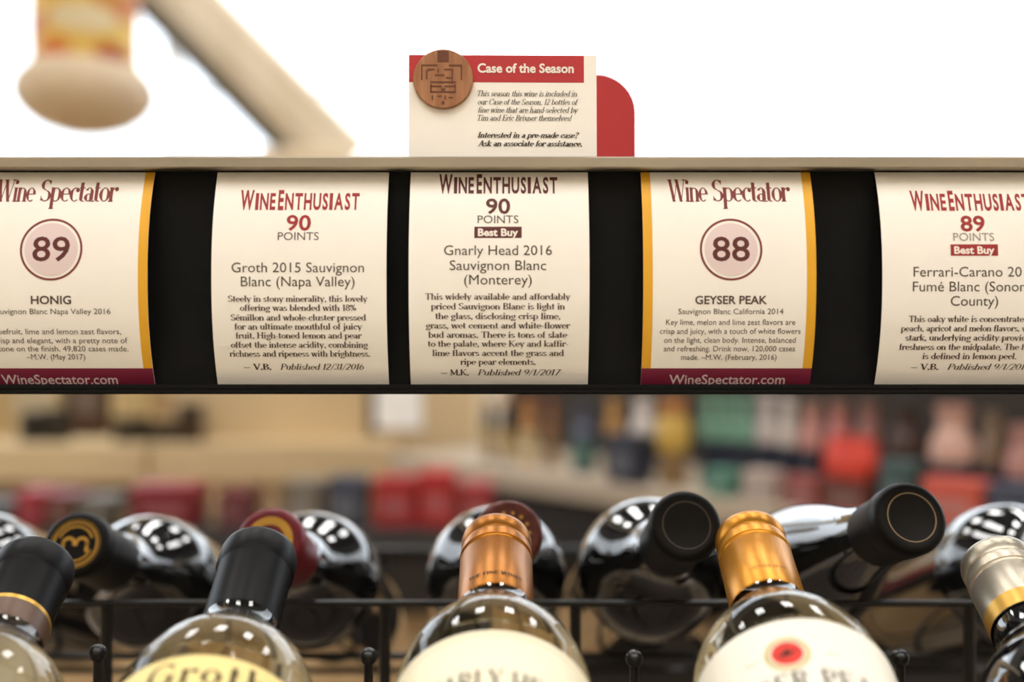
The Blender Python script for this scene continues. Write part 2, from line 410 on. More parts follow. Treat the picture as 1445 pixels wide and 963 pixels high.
def card(x0, x1, y0, y1, label, items, sag=SAG, bulge_side=0):
    """x0..y1: the card's size in rail pixels; items draw in pixels relative to the card's top left"""
    W, H = (x1 - x0) * PXR, (y1 - y0) * PXR
    t = empty('rating_card', (xr(x0), DR + .0025, EYE.z + zr(y1)))
    tag(t, label, 'rating card', 'rating cards in the sign rail')
    def bend(p, off=0.):
        q = 2 * p.z / H - 1; d = sag * (1 - abs(q) ** 2.2) ; return Vector((p.x, p.y - d - off, p.z))
    n = 28; mb = MB(); V = []; Fc = []
    for th in (0, .00035):
        for k in range(n + 1):
            for x in (0, W): V.append((x, th, H * k / n))
    o2 = 2 * (n + 1)
    for k in range(n):
        a = 2 * k; Fc += [(a, a+1, a+3, a+2), (o2+a, o2+a+2, o2+a+3, o2+a+1), (a, a+2, o2+a+2, o2+a), (a+1, o2+a+1, o2+a+3, a+3)]
    mb.add(V, Fc); mb.mapped(bend).build('sheet', paper, t, angle=60)
    layers = {}
    def L(name, m, lift=.00012):
        if name not in layers: layers[name] = (MB(), m, lift)
        return layers[name][0]
    S = PXR
    class P: pass
    def text(layer, m, gl, cx, base, cap, width, capref=1.0):
        put(L(layer, m), gl, cx * S, H - base * S, cap * S, width * S, capref=capref)
    def rect(layer, m, a, b_, c, d, lift=.00008):
        k = 24; lb = L(layer, m, lift)
        for i in range(k):
            z0 = H - (b_ + (d - b_) * i / k) * S; z1 = H - (b_ + (d - b_) * (i + 1) / k) * S
            lb.add([(a*S, 0, z1), (c*S, 0, z1), (c*S, 0, z0), (a*S, 0, z0)], [(0, 1, 2, 3)])
    def disc(layer, m, cx, cy, r0, r1, lift=.0001):
        lb = L(layer, m, lift); n2 = 56; V = []; Fc = []
        rr = [r0 + (r1 - r0) * k / 8 for k in range(9)]
        for r in rr:
            for k in range(n2):
                a = 2 * PI * k / n2; V.append((cx*S + r*S*math.cos(a), 0, H - cy*S + r*S*math.sin(a)))
        for j in range(8):
            for k in range(n2):
                k2 = (k+1) % n2; Fc.append((j*n2+k, j*n2+k2, (j+1)*n2+k2, (j+1)*n2+k))
        lb.add(V, Fc)
    items(text, rect, disc)
    for nm, (lb, m, lift) in layers.items():
        # cut tall polygons finely enough that they follow the bend
        if nm.split('_')[0] in ('heading', 'score', 'wine', 'web', 'badge'): lb.slice_z(H * .015)
        lb.mapped(lambda p: bend(p, lift)).flat(nm.strip(), m, t)
    return t

def smallcaps(words, bold=.03):
    """condensed capitals with a taller first letter in each word"""
    V = []; Fc = []; x = 0
    for wd in words:
        for i, ch in enumerate(wd):
            g, f = sans(ch, bold); s = 1.0 if i == 0 else .84
            xs = [p[0] for p in g]; a, b_ = min(xs), max(xs); wid = max(.14, (b_ - a) * .52)
            k = wid / (b_ - a); n = len(V)
            V += [((p[0] - a) * k + x, p[1] * s) for p in g]; Fc += [tuple(q + n for q in ff) for ff in f]
            x += wid + .065
        x += .05
    return V, Fc
WE = smallcaps(['WINE', 'ENTHUSIAST'])
def enthusiast(head_m, score_m, pts_m, title_m, y, score, best, title, body, sig, cx, hw=167, hh=27, yt=None):
    def draw(text, rect, disc):
        text('heading_lettering', head_m, WE, cx, y, hh, hw, SC)
        text('score_lettering', score_m, sans(score, .02), cx, y + 30, 21, 34, SC)
        text('points_lettering', pts_m, sans('POINTS'), cx, y + 44, 11, 57, SC)
        if best:
            rect('badge', head_m, cx - 33, y + 49, cx + 33, y + 65)
            put_lift = sans('Best Buy', .03); text('badge_lettering', white_ink, put_lift, cx, y + 62, 10, 56, SC)
        for s, yy, ww in title: text('wine_name_lettering', title_m, sans(s), cx, yy, 13.5, ww, SC)
        for s, yy, ww in body: text('review_lettering', body_ink, serif(s, T=.17, t=.075), cx, yy, 8.8, ww)
        s1, s2, yy = sig
        text('signature_lettering', body_ink, serif('\u2014 ' + s1, T=.2, t=.09), cx - 61, yy, 8.5, 39)
        text('date_lettering', body_ink, serif(s2, T=.15, t=.07, slant=.22), cx + 30, yy, 8.5, 118)
    return draw
def spectator(score, name, sub, body, cx, W, H, namew, subw, gold=True):
    def draw(text, rect, disc):
        rect('gold_border', gold_p, 0, 0, 13, H - 23); rect('gold_border ', gold_p, W - 13, 0, W, H - 23)
        rect('footer_band', maroon_p, 0, H - 23, W, H)
        g1 = serif('Wine', T=.17, t=.045, track=-.05); g2 = serif('Spectator', T=.17, t=.045, track=-.05)
        text('heading_lettering', ws_ink, g1, cx - 57, 44, 33, 56); text('heading_lettering', ws_ink, g2, cx + 32, 44, 33, 110)
        disc('score_badge', pink_ink, cx, 112, 0, 37); disc('badge_ring', ws_ink, cx, 112, 40.5, 43.5)
        text('score_lettering', dark_ink, sans(score, .012), cx, 128, 33, 52, SC)
        text('wine_name_lettering', body_ink, sans(name, .02), cx, 188, 11, namew, SC)
        text('vintage_lettering', body_ink, sans(sub), cx, 202, 7.5, subw, SC)
        for s, yy, ww in body: text('review_lettering', body_ink, sans(s), cx, yy, 7.6, ww, SC)
        text('web_lettering', pink_ink, sans('WineSpectator.com', .01), cx, H - .5, 13, 164, SC)
    return draw

card(-25, 216, 242, 543, 'cream card with gold side borders scored 89, leftmost in the sign rail',
     spectator('89', 'HONIG', 'Sauvignon Blanc Napa Valley 2016',
        [('Grapefruit, lime and lemon zest flavors,', 230, 190), ('are crisp and elegant, with a pretty note of', 242.5, 206), ('limestone on the finish. 49,820 cases made.', 254, 206), ('\u2013M.W. (May 2017)', 265.5, 82)], 107, 241, 301, 56, 164))
card(305, 548, 242, 543, 'cream card scored 90 in red with no badge, second from the left in the rail',
     enthusiast(red_ink, red_ink, grey_ink, grey_ink, 55, '90', False,
        [('Groth 2015 Sauvignon', 144, 184), ('Blanc (Napa Valley)', 163.5, 158)],
        [('Steely in stony minerality, this lovely', 185, 194), ('offering was blended with 18%', 197.5, 162), ('S\u00e9millon and whole-cluster pressed', 211, 188), ('for an ultimate mouthful of juicy', 223.5, 178), ('fruit. High-toned lemon and pear', 236, 176), ('offset the intense acidity, combining', 249, 192), ('richness and ripeness with brightness.', 261.5, 197)],
        ('V.B.', 'Published 12/31/2016', 280), 120))
card(579, 830, 242, 543, 'cream card scored 90 in dark brown with a best buy badge, middle of the rail',
     enthusiast(dark_ink, dark_ink, grey_ink, grey_ink, 31, '90', True,
        [('Gnarly Head 2016', 120, 150), ('Sauvignon Blanc', 141, 134), ('(Monterey)', 161, 94)],
        [('This widely available and affordably', 182, 202), ('priced Sauvignon Blanc is light in', 195.5, 186), ('the glass, disclosing crisp lime,', 209, 174), ('grass, wet cement and white-flower', 222, 202), ('bud aromas. There is tons of slate', 235, 194), ('to the palate, where Key and kaffir-', 247.5, 196), ('lime flavors accent the grass and', 260.5, 184), ('ripe pear elements.', 273, 106)],
        ('M.K.', 'Published 9/1/2017', 288), 124))
card(905, 1145, 242, 543, 'cream card with gold side borders scored 88, right of the middle of the rail',
     spectator('88', 'GEYSER PEAK', 'Sauvignon Blanc California 2014',
        [('Key lime, melon and lime zest flavors are', 217, 180), ('crisp and juicy, with a touch of white flowers', 229.5, 196), ('on the light, clean body. Intense, balanced', 242, 184), ('and refreshing. Drink now. 120,000 cases', 254, 184), ('made. \u2013M.W. (February, 2016)', 266, 134)], 122, 240, 301, 100, 146))
card(1237, 1482, 242, 543, 'cream card scored 89 in red with a best buy badge, rightmost in the rail',
     enthusiast(red_ink, red_ink, pale_ink, grey_ink, 56, '89', True,
        [('Ferrari-Carano 2015', 150, 170), ('Fum\u00e9 Blanc (Sonoma', 170.5, 172), ('County)', 190.5, 66)],
        [('This oaky white is concentrated in', 213, 180), ('peach, apricot and melon flavors, with a', 226, 200), ('stark, underlying acidity providing', 239, 186), ('freshness on the midpalate. The finish', 252, 200), ('is defined in lemon peel.', 265, 132)],
        ('V.B.', 'Published 9/1/2017', 280), 128))

# ------------------------------------------------------------------ topper card and red tab on the rail
top_z = zr(223.5)
cs = empty('season_card', (xr(576), DR + .0015, EYE.z + top_z), (math.radians(-2), 0, math.radians(1.0)))
tag(cs, 'cream season card with red title band and round wooden emblem, on the rail', 'sign card')
kk = PXR; CW, CH = 267 * kk, 149 * kk
b = MB(); b.box((0, 0, -.003), (CW, .0006, CH)); b.build('sheet', paper, cs, smooth=False)
band_m = mat('red_title_print', srgb(186, 48, 52), .5, noise=.04)
b = MB(); b.box((0, -.0001, CH - 39 * kk), (249 * kk, 0.0, CH - .2 * kk)); b.build('title_band', band_m, cs, smooth=False)
b = MB(); put(b, sans('Case of the Season', .028), 166 * kk, CH - 25 * kk, 12.5 * kk, 137 * kk, capref=SC); b.mapped(lambda p: p + Vector((0, -.0003, 0))).flat('title_lettering', white_ink, cs)
b = MB()
it_m = mat('dark_grey_ink', srgb(70, 62, 55), .6, noise=.03)
for s, yy, ww, T in (('This season this wine is included in', 59, 141, .13), ('our Case of the Season, 12 bottles of', 71, 143, .13), ('fine wine that are hand-selected by', 82.5, 143, .13), ('Tim and Eric Brixner themselves!', 94, 134, .13),
                  ('Interested in a pre-made case?', 118.5, 144, .2), ('Ask an associate for assistance.', 130.5, 148, .2)):
    put(b, serif(s, T=T, t=T * .5, slant=.25), (98 + ww / 2) * kk, CH - yy * kk, 8.2 * kk, ww * kk)
b.mapped(lambda p: p + Vector((0, -.0002, 0))).flat('notice_lettering', it_m, cs)
wood_e = wood_mat('turned_wood', srgb(150, 98, 62), srgb(176, 124, 84), 300, .6)
burn = mat('burnt_wood_mark', srgb(104, 62, 40), .7, noise=.1, nscale=300)
em = MB(); er = 42.5 * kk
em.lathe([(0, 0), (er, 0), (er, .0014), (er * .97, .0019), (0, .0019)], 56, M=Matrix.Translation((49 * kk, -.0002, CH - 36 * kk)) @ Matrix.Rotation(PI / 2, 4, 'X'))
emo = em.build('emblem', wood_e, cs); emo['label'] = 'round wooden emblem with a burnt mark'
mk = MB(); ex, ez, ey = 49 * kk, CH - 36 * kk, -.00225
def bar(a, b_, c, d): mk.box((ex + a * kk, ey, ez + b_ * kk), (ex + c * kk, ey + .0001, ez + d * kk))
bar(-8, 24, 8, 40); bar(-31, 18, -8, 20); bar(8, 18, 25, 20); bar(-31, -2, -29, 20); bar(25, -2, 27, 20)
bar(-24, 12, -22, -1); bar(-22, 12, -12, 14); bar(-12, 4, 2, 6); bar(2, 12, 14, 14); bar(12, -4, 14, 12); bar(-8, 8, -6, 14); bar(4, 0, 12, 2)
bar(-18, -6, 18, -4); bar(-18, -8, -16, -20); bar(-18, -12, -2, -10); bar(2, -12, 18, -10); bar(16, -20, 18, -8); bar(-18, -20, 18, -18); bar(-3, -14, 3, -18)
bar(-16, -24, -14, -31); bar(-8, -26, -2, -24); bar(2, -30, 4, -24); bar(8, -28, 14, -26); bar(-2, -37, 2, -32)
mk.flat('burnt_mark', burn, emo)

tabm = mat('glossy_red_plastic', srgb(186, 46, 50), .35, noise=.03, coat=.2)
Dt = .505; pk = Dt / F
tb = MB(); pts = []
w_t, h_t = 150 * pk, 128 * pk; rad = 54 * pk
for cx, cz, a0 in ((w_t - rad, h_t - rad, 0), (rad, h_t - rad, 90)):
    for k in range(9):
        a = math.radians(a0 + k * 11.25); pts.append((cx + rad * math.cos(a), cz + rad * math.sin(a)))
pts += [(0, -.025), (w_t, -.025)]
n = len(pts)
tb.add([(x, -.002, z) for x, z in pts] + [(x, .002, z) for x, z in pts], [tuple(range(n)), tuple(range(2*n-1, n-1, -1))] + [(i, (i+1) % n, n+(i+1) % n, n+i) for i in range(n)])
tab_o = tb.build('red_tab_sign', tabm, smooth=True)
tab_o.location = at(896 - 150, 235, Dt)
b = MB(); b.box((w_t * .5 - .008, .4445 - Dt, -.024), (w_t * .5 + .008, -.002, -.018)); b.build('bracket', tabm, tab_o, smooth=False)
tag(tab_o, 'glossy red sign with rounded corners standing behind the season card', 'sign')

# ------------------------------------------------------------------ wine bottles
glass_w = mat('clear_wine_glass', srgb(246, 242, 214), .0, trans=1., ior=1.38)
glass_d = mat('dark_wine_glass', srgb(62, 50, 30), .0, trans=1., ior=1.42)
glass_k = mat('black_wine_glass', (.006, .006, .006), .03, coat=1., ior=1.5)
cap_black = mat('black_foil', srgb(15, 14, 14), .42, noise=.08, nscale=300, spec=.14)
cap_black2 = mat('matte_black_foil', srgb(18, 17, 17), .45, noise=.08, nscale=300, spec=.2)
cap_orange = mat('copper_orange_foil', srgb(162, 100, 26), .36, metal=.75, noise=.05, nscale=100)
cap_gold = mat('gold_foil', srgb(202, 136, 38), .36, metal=.75, noise=.05, nscale=100)
cap_silver = mat('champagne_foil', srgb(180, 170, 152), .36, metal=.8, noise=.05, nscale=100)
cap_red = mat('dark_red_foil', srgb(120, 22, 34), .35, noise=.1, nscale=200)
cap_bronze = mat('reddish_bronze_foil', srgb(96, 44, 36), .35, metal=.3, noise=.3, nscale=250)
gold_m = mat('gold_stamp', srgb(205, 158, 70), .35, metal=.6, noise=.06, nscale=150)
dark_mark = mat('dark_print', srgb(50, 34, 22), .6, noise=.05)
lab_yellow = mat('pale_yellow_label', srgb(250, 228, 158), .5, noise=.015, nscale=60)
lab_cream = mat('ivory_label', srgb(252, 244, 216), .5, noise=.015, nscale=60)
lab_white = mat('white_label', srgb(252, 247, 232), .5, noise=.015, nscale=60)
lab_tan = mat('beige_label', srgb(200, 170, 125), .5, noise=.03, nscale=60)
red_em = mat('red_emblem_print', srgb(222, 66, 56), .5, noise=.04)
BR = .0365
PROF = [(0, .006), (.020, .004), (.030, .0), (.0345, .002), (BR, .008), (BR, .06), (BR, .12), (BR, .199), (.0363, .2055), (.0353, .213), (.0333, .2200), (.0303, .2267), (.0263, .2325), (.0221, .2375), (.0185, .2425), (.0161, .249), (.0150, .257), (.0147, .262), (.0145, .296), (0, .298)]
PROF_BACK = [(0, .006), (.020, .004), (.030, .0), (.0345, .002), (BR, .008), (BR, .06), (BR, .12), (BR, .178), (.0363, .184), (.0354, .1915), (.0335, .199), (.0305, .206), (.0268, .212), (.0230, .2175), (.0196, .2235), (.0168, .231), (.0152, .240), (.0146, .250), (.0145, .296), (0, .298)]
PROF_S = [(0, .006), (.020, .004), (.030, .0), (.0355, .002), (.0380, .008), (.0380, .06), (.0380, .145), (.0376, .156), (.0364, .168), (.0342, .181), (.0312, .194), (.0278, .207), (.0242, .220), (.0208, .233), (.0180, .246), (.0160, .259), (.0150, .270), (.0147, .296), (0, .298)]
def smooth_prof(P, lo):
    """Catmull-Rom refinement of the shoulder"""
    out = []
    for i in range(len(P) - 1):
        out.append(P[i])
        if P[i][1] >= lo and i + 2 < len(P) and i > 0 and P[i+1][1] < .294:
            for t in (.33, .67):
                q = []
                for a in (0, 1):
                    p0, p1, p2, p3 = P[i-1][a], P[i][a], P[i+1][a], P[i+2][a]
                    q.append(.5 * (2*p1 + (p2-p0)*t + (2*p0-5*p1+4*p2-p3)*t*t + (3*p1-p0-3*p2+p3)*t**3))
                out.append(tuple(q))
    out.append(P[-1]); return out
PROF_B = [(x * (1.10 if z < .2 else 1.10 - .10 * min(1, (z - .2) / .04)), z) for x, z in PROF_BACK]
PROF = smooth_prof(PROF, .17); PROF_S = smooth_prof(PROF_S, .14); PROF_B = smooth_prof(PROF_B, .17)
def on_cyl(mb, r, z0=0.):
    """wrap a flat x-z drawing onto the bottle's front"""
    def f(p):
        a = p.x / r; return Vector((r * math.sin(a), -r * math.cos(a), p.z + z0))
    return mb.mapped(f)
def capsule(kind, R=.0157, z0=.250, z1=.300):
    if kind == 'screw':
        return [(R, z0), (R, z0 + .0005), (R, z1 - .0185), (R - .0007, z1 - .0178), (R - .0007, z1 - .0168), (R + .0002, z1 - .016), (R, z1 - .0125), (R - .0003, z1 - .0105), (R - .0008, z1 - .0097), (R - .0003, z1 - .0088), (R - .0001, z1 - .004), (R - .0007, z1 - .0016), (R - .0025, z1 - .0002), (R - .005, z1), (0, z1)]
    return [(R - .0002, z0), (R - .0001, z1 - .0155), (R + .0002, z1 - .0145), (R + .0009, z1 - .0130), (R + .0010, z1 - .004), (R + .0004, z1 - .0015), (R - .0012, z1 - .0002), (R - .003, z1), (R - .0042, z1 - .0003), (0, z1 - .0003)]
def bottle(name, label, px, slide, row,  glass, cap_m, cap_kind, prof=PROF, yaw=0., cz=.250, capR=.0157, group=None):
    """px: picture column of the cap's end; slide: metres pushed up along the slope of its row"""
    D, tilt, y0 = row
    rot = Euler((math.radians(tilt), 0, math.radians(yaw)))
    ax = rot.to_matrix() @ Vector((0, 0, 1))
    P = at(722.5, y0, D) + (Euler((math.radians(tilt), 0, 0)).to_matrix() @ Vector((0, 0, 1))) * slide
    P.x = (px - 722.5) / F * P.y
    t = empty(name, P - ax * .300, rot)
    tag(t, label, 'wine bottle', group)
    b = MB(); b.lathe(prof, 72); b.build('glass_body', glass, t, angle=80)
    b = MB(); b.lathe(capsule(cap_kind, capR, cz), 48); co = b.build('capsule', cap_m, t, angle=50)
    return t, co
def ring_patch(name, m, parent, r, z0, z1, lift=.00015):
    b = MB(); b.lathe([(r + lift, z0), (r + lift, z1)], 48); return b.build(name, m, parent)
def wrap_label(parent, m, z0, z1, half_deg, arc=0., lift=.0006, name='front_label'):
    """paper label wrapped round the body; arc raises the middle of its top edge"""
    r = BR + lift; n = 40; V = []; Fc = []; rows = 6
    for i in range(rows + 1):
        for k in range(n + 1):
            u = 2 * k / n - 1; a = math.radians(half_deg * u); top = z1 - arc * u * u
            z = z0 + (top - z0) * i / rows; V.append((r * math.sin(a), -r * math.cos(a), z))
    for i in range(rows):
        for k in range(n): q = i*(n+1)+k; Fc.append((q, q+1, q+n+2, q+n+1))
    b = MB(); b.add(V, Fc); return b.build(name, m, parent, angle=80)

FT = -(90 - 27.0); BT = 68.0
GF = 'white wine bottles in the front row of the rack'
GB = 'bottles lying neck forward in the back row of the rack'
DF, DB = .475, .502
FRONT, BACK = (DF, FT, 764), (DB, BT, 750)
# front row, leaning away
fl, c = bottle('wine_bottle', 'bottle with black capsule ringed in gold, at the left edge of the front row', 52, -.016, FRONT, glass_w, cap_black, 'cork', yaw=7, cz=.246, group=GF)
ring_patch('gold_ring', gold_m, c, .0157, .2605, .2625); ring_patch('brown_band', mat('brown_band_print', srgb(92, 66, 48), .4, noise=.1), c, .0157, .2462, .2604)
wrap_label(fl, lab_tan, .03, .150, 75)
fg, c = bottle('wine_bottle', 'bottle with plain black capsule and pale yellow label in the front row', 367, -.009, FRONT, glass_w, cap_black, 'cork', yaw=2.5, cz=.244, group=GF)
lb = wrap_label(fg, lab_yellow, .04, .1990, 78, .003)
b = MB(); put(b, serif('Groth', T=.15, t=.05, track=.14), .0045, 0, .0105, .041); on_cyl(b, BR + .0008, .1855).flat('label_lettering', dark_mark, lb)
fh, c = bottle('wine_bottle', 'bottle with copper orange screw cap and ivory label in the middle of the front row', 701, .002, FRONT, glass_w, cap_orange, 'screw', group=GF)
b = MB(); put(b, serif('THE FINE WINES', T=.2, t=.1), 0, 0, .0017, .024); on_cyl(b, .0159, .2565).flat('cap_lettering', dark_mark, c)
lb = wrap_label(fh, lab_cream, .04, .2000, 78, .003)
b = MB(); put(b, serif('GNARLY HEAD', T=.17, t=.06, track=.06), 0, 0, .0095, .058); on_cyl(b, BR + .0008, .1715).mapped(lambda p: p + Vector((0, 0, -.0045 * (p.x / .03) ** 2))).flat('label_lettering', dark_mark, lb)
b = MB(); b.add([(.036 * (2*k/40-1), 0,   .1975 - .003 * (2*k/40-1)**2 + dz) for dz in (0, .0003) for k in range(41)], [(k, k+1, k+42, k+41) for k in range(40)]); on_cyl(b, BR + .0008).flat('label_border', lab_tan, lb)
fy, c = bottle('wine_bottle', 'bottle with bright gold screw cap and white label bearing a red oval emblem', 1057, .004, FRONT, glass_w, cap_gold, 'screw', yaw=-2, group=GF)
b = MB(); put(b, serif('GEYSER PEAK', T=.16, t=.08), 0, 0, .0014, .016); on_cyl(b, .0159, .2590).flat('cap_lettering', mat('faint_cap_print', srgb(170, 104, 30), .5), c)
lb = wrap_label(fy, lab_white, .04, .2040, 80, .004)
b = MB(); put(b, serif('GEYSER PEAK', T=.16, t=.06, track=.1), -.008, 0, .0088, .066); on_cyl(b, BR + .0008, .1705).mapped(lambda p: p + Vector((0, 0, -.0045 * (p.x / .03) ** 2))).flat('label_lettering', dark_mark, lb)
b = MB()
for r0, r1, mi in ((0, .0052, 0), (.0058, .0076, 1)):
    V = []; Fc = []
    for r in (r0, r1):
        for k in range(32): V.append((r * 1.05 * math.cos(2*PI*k/32) - .0090, 0, r * math.sin(2*PI*k/32)))
    b.add(V, [(k, (k+1) % 32, 32 + (k+1) % 32, 32 + k) for k in range(32)], mi)
on_cyl(b, BR + .0008, .1875).flat('label_emblem', [red_em, mat('olive_wreath_print', srgb(214, 200, 150), .6, noise=.1, nscale=400)], lb)
b = MB()
wing = [(-.0036, -.0012), (-.0012, .0004), (.0, .0018), (.0012, .0004), (.0034, .0006), (.001, -.0008), (-.001, -.0014)]
b.add([(x - .0090, 0, z) for x, z in wing], [tuple(range(len(wing)))]); on_cyl(b, BR + .0010, .1875).flat('emblem_mark', dark_mark, lb)
for sx in (-1, 1):
    b = MB(); b.box((-.0080 + sx * .0145 - .0022, 0, -.0002), (-.0080 + sx * .0145 + .0022, .00005, .0002)); on_cyl(b, BR + .0008, .1870).flat('label_rule', lab_tan, lb)
fr_, c = bottle('wine_bottle', 'dark glass bottle with champagne silver screw cap at the right edge of the front row', 1404, -.014, FRONT, glass_k, cap_silver, 'screw', yaw=-4, cz=.257, group=GF)
ring_patch('gold_ring', gold_m, c, .0157, .2572, .2650)
b = MB(); b.box((-.0022, 0, 0), (.0022, .0001, .0045)); on_cyl(b, .0160, .2582).flat('cap_mark', dark_mark, c)

# back row, necks toward us
def medal(parent, z, m, r0, r1, name):
    b = MB(); b.lathe([(r0, z), (r1, z), (r1, z + .0003), (r0, z + .0003), (r0, z)], 40); return b.build(name, m, parent)
bl, c = bottle('wine_bottle', 'dark bottle with gold monogram on its black cap end, back row, left', 106, -.030, BACK, glass_k, cap_black2, 'cork', prof=PROF_B, group=GB)
medal(c, .2996, gold_m, .0103, .0112, 'gold_rim'); medal(c, .2996, gold_m, .0120, .0125, 'gold_edge')
b = MB()
def arc_w(cx, cy, r, a0, a1, wd):
    V = []; n = 16
    for k in range(n + 1):
        a = math.radians(a0 + (a1 - a0) * k / n)
        for rr in (r - wd, r + wd): V.append((cx + rr * math.cos(a), cy + rr * math.sin(a), .3001))
    b.add(V, [(2*k, 2*k+1, 2*k+3, 2*k+2) for k in range(n)])
arc_w(-.0032, 0, .0028, -20, 200, .0008); arc_w(.0032, 0, .0028, -20, 200, .0008); arc_w(0, 0, .0086, 20, 160, .0005); arc_w(0, 0, .0086, 200, 340, .0004)
b.add([(-.0068, -.004, .3001), (-.0052, -.004, .3001), (-.0052, .001, .3001), (-.0068, .001, .3001)], [(0, 1, 2, 3)])
b.add([(.0052, -.004, .3001), (.0068, -.004, .3001), (.0068, .001, .3001), (.0052, .001, .3001)], [(0, 1, 2, 3)])
b.flat('gold_monogram', gold_m, c)
bo, c = bottle('wine_bottle', 'dark bottle with dark red cap behind the plain black capsule, back row', 380, -.020, BACK, glass_k, cap_red, 'cork', prof=PROF_B, group=GB)
medal(c, .2996, gold_m, .0075, .0115, 'gold_rim')
bm_, c = bottle('wine_bottle', 'dark bottle with ornate reddish bronze cap end behind the copper orange cap', 718, -.004, BACK, glass_k, cap_bronze, 'cork', prof=PROF_B, yaw=4, group=GB)
for k in range(14):
    a = 2 * PI * k / 14; bb = MB(); 
    if k == 0: sp = MB()
    sp.lathe([(0, 0), (.0011, 0), (.0007, .0004), (0, .0005)], 10, M=Matrix.Translation((.0098 * math.cos(a), .0098 * math.sin(a), .2996)))
sp.build('gold_studs', gold_m, c)
medal(c, .2996, gold_m, .0050, .0062, 'gold_rim')
bk, c = bottle('wine_bottle', 'dark bottle with plain black cap end showing between the copper and gold caps, back row', 969, .014, BACK, glass_k, cap_black2, 'cork', prof=PROF_B, yaw=1.5, group=GB)
medal(c, .29965, mat('grey_crease', srgb(92, 84, 76), .4, metal=.4), .0108, .0112, 'pressed_ring')
br_, c = bottle('wine_bottle', 'dark bottle with plain black cap end right of the gold screw cap, back row', 1287, .030, BACK, glass_k, cap_black2, 'cork', prof=PROF_S, yaw=5, group=GB)
medal(c, .29965, mat('tan_crease', srgb(150, 130, 100), .4, metal=.4), .0108, .0113, 'pressed_ring')
bx, c = bottle('wine_bottle', 'dark bottle behind the champagne silver cap at the right edge, back row', 1575, 0, BACK, glass_k, cap_black2, 'cork', prof=PROF_B, group=GB)
bz, c = bottle('wine_bottle', 'dark bottle at the far left edge of the picture, back row', -190, -.02, BACK, glass_k, cap_black2, 'cork', prof=PROF_B, group=GB)

# ------------------------------------------------------------------ wire rack
wire = mat('black_coated_wire', srgb(14, 14, 14), .3, noise=.1, nscale=200)
rk = empty('wire_rack', (0, 0, 0)); tag(rk, 'black wire rack with ball tipped prongs holding the wine bottles', 'wine rack')
Dw = .52
def rod(name, p, q, r): b = MB(); b.tube([p, q], r); return b.build(name, wire, rk)
pz = at(0, 852, .535).z
rod('front_rod', (-.62, .535, pz), (.62, .535, pz), .0017)
pz2 = at(0, 777, .87).z
rod('back_rod', (-.72, .87, pz2), (.72, .87, pz2), .0035)
for px in (150, 543, 812, 1368):
    p = at(px, 856, .5385); rod('front_post', (p.x, p.y, .62), (p.x, p.y, p.z + .001), .0029)
for px in (278, 541, 806, 1075, 1400):
    p = at(px, 775, .873); rod('back_post', (p.x, p.y, .62), (p.x, p.y, p.z), .004)
# prongs between the front bottles, each tipped with a ball
for px, py in ((138, 922), (520, 927), (895, 930), (1270, 929)):
    p = at(px, py, .43); b = MB(); b.tube([(p.x, p.y, p.z), (p.x, p.y, p.z - .09), (p.x, p.y + .03, p.z - .12)], .0019); pr = b.build('prong', wire, rk)
    b = MB(); b.ball(p, .0036); b.build('ball_tip', wire, pr)
# sloping cradle wires under both rows and their cross bars
import itertools
for (D, tilt, y0), rows in ((FRONT, 0), (BACK, 1)):
    rot = Euler((math.radians(tilt), 0, 0)).to_matrix(); ax = rot @ Vector((0, 0, 1)); dn = rot @ Vector((0, -1 if rows else 1, 0))
    if dn.z > 0: dn = -dn
    top = at(0, y0, D)
    for q in (.10, .17):
        c0 = top - ax * q * 1.4 + dn * ((BR if rows == 0 else .0402) + .0032)
        rod('cradle_bar', (-.62 - .1 * rows, c0.y, c0.z), (.62 + .1 * rows, c0.y, c0.z), .0020)
        for sx in (-.60, .60): rod('cradle_leg', (sx, c0.y, .62), (sx, c0.y, c0.z), .003)
# base cabinet the rack stands on
bc = MB(); bc.box((-1.0, .18, 0), (1.0, .95, .585), bev=.006); cab = empty('rack_base', (0, 0, 0)); tag(cab, 'low brown wooden base cabinet under the wire wine rack', 'cabinet')
tan_wood = wood_mat('tan_wood', srgb(60, 48, 38), srgb(78, 64, 50), 14, .5)
bc.build('body', tan_wood, cab)
b = MB(); b.box((-1.03, .15, .585), (1.03, .98, .62), bev=.006); b.build('top_board', tan_wood, cab)

# ------------------------------------------------------------------ hanging drum and slanted beam
cream_m = mat('cream_enamel', srgb(236, 222, 198), .5, noise=.03, nscale=5)
nt = cream_m.node_tree; pb = nt.nodes['Principled BSDF']; tl = nt.nodes.new('ShaderNodeBsdfTranslucent'); mx = nt.nodes.new('ShaderNodeMixShader')
tl.inputs['Color'].default_value = srgb(240, 224, 196) + (1,); mx.inputs[0].default_value = .45
nt.links.new(pb.outputs[0], mx.inputs[1]); nt.links.new(tl.outputs[0], mx.inputs[2]); nt.links.new(mx.outputs[0], nt.nodes['Material Output'].inputs['Surface'])
def drum_mat():
    m = bpy.data.materials.new('printed_drum'); m.use_nodes = True; nt = m.node_tree; b = nt.nodes['Principled BSDF']
    tc = nt.nodes.new('ShaderNodeTexCoord'); n = nt.nodes.new('ShaderNodeTexNoise'); n.inputs['Scale'].default_value = 9
    r = nt.nodes.new('ShaderNodeValToRGB'); E = r.color_ramp.elements
    E[0].position = .3; E[0].color = srgb(214, 172, 84) + (1,); E[1].position = .5; E[1].color = srgb(226, 190, 90) + (1,)
    e = r.color_ramp.elements.new(.62); e.color = srgb(196, 110, 50) + (1,)
    nt.links.new(tc.outputs['Object'], n.inputs['Vector']); nt.links.new(n.outputs['Fac'], r.inputs[0]); nt.links.new(r.outputs[0], b.inputs['Base Color'])
    return m
DH = 2.3; hp = DH / F
hd = empty('hanging_lantern', at(120, 190, DH))
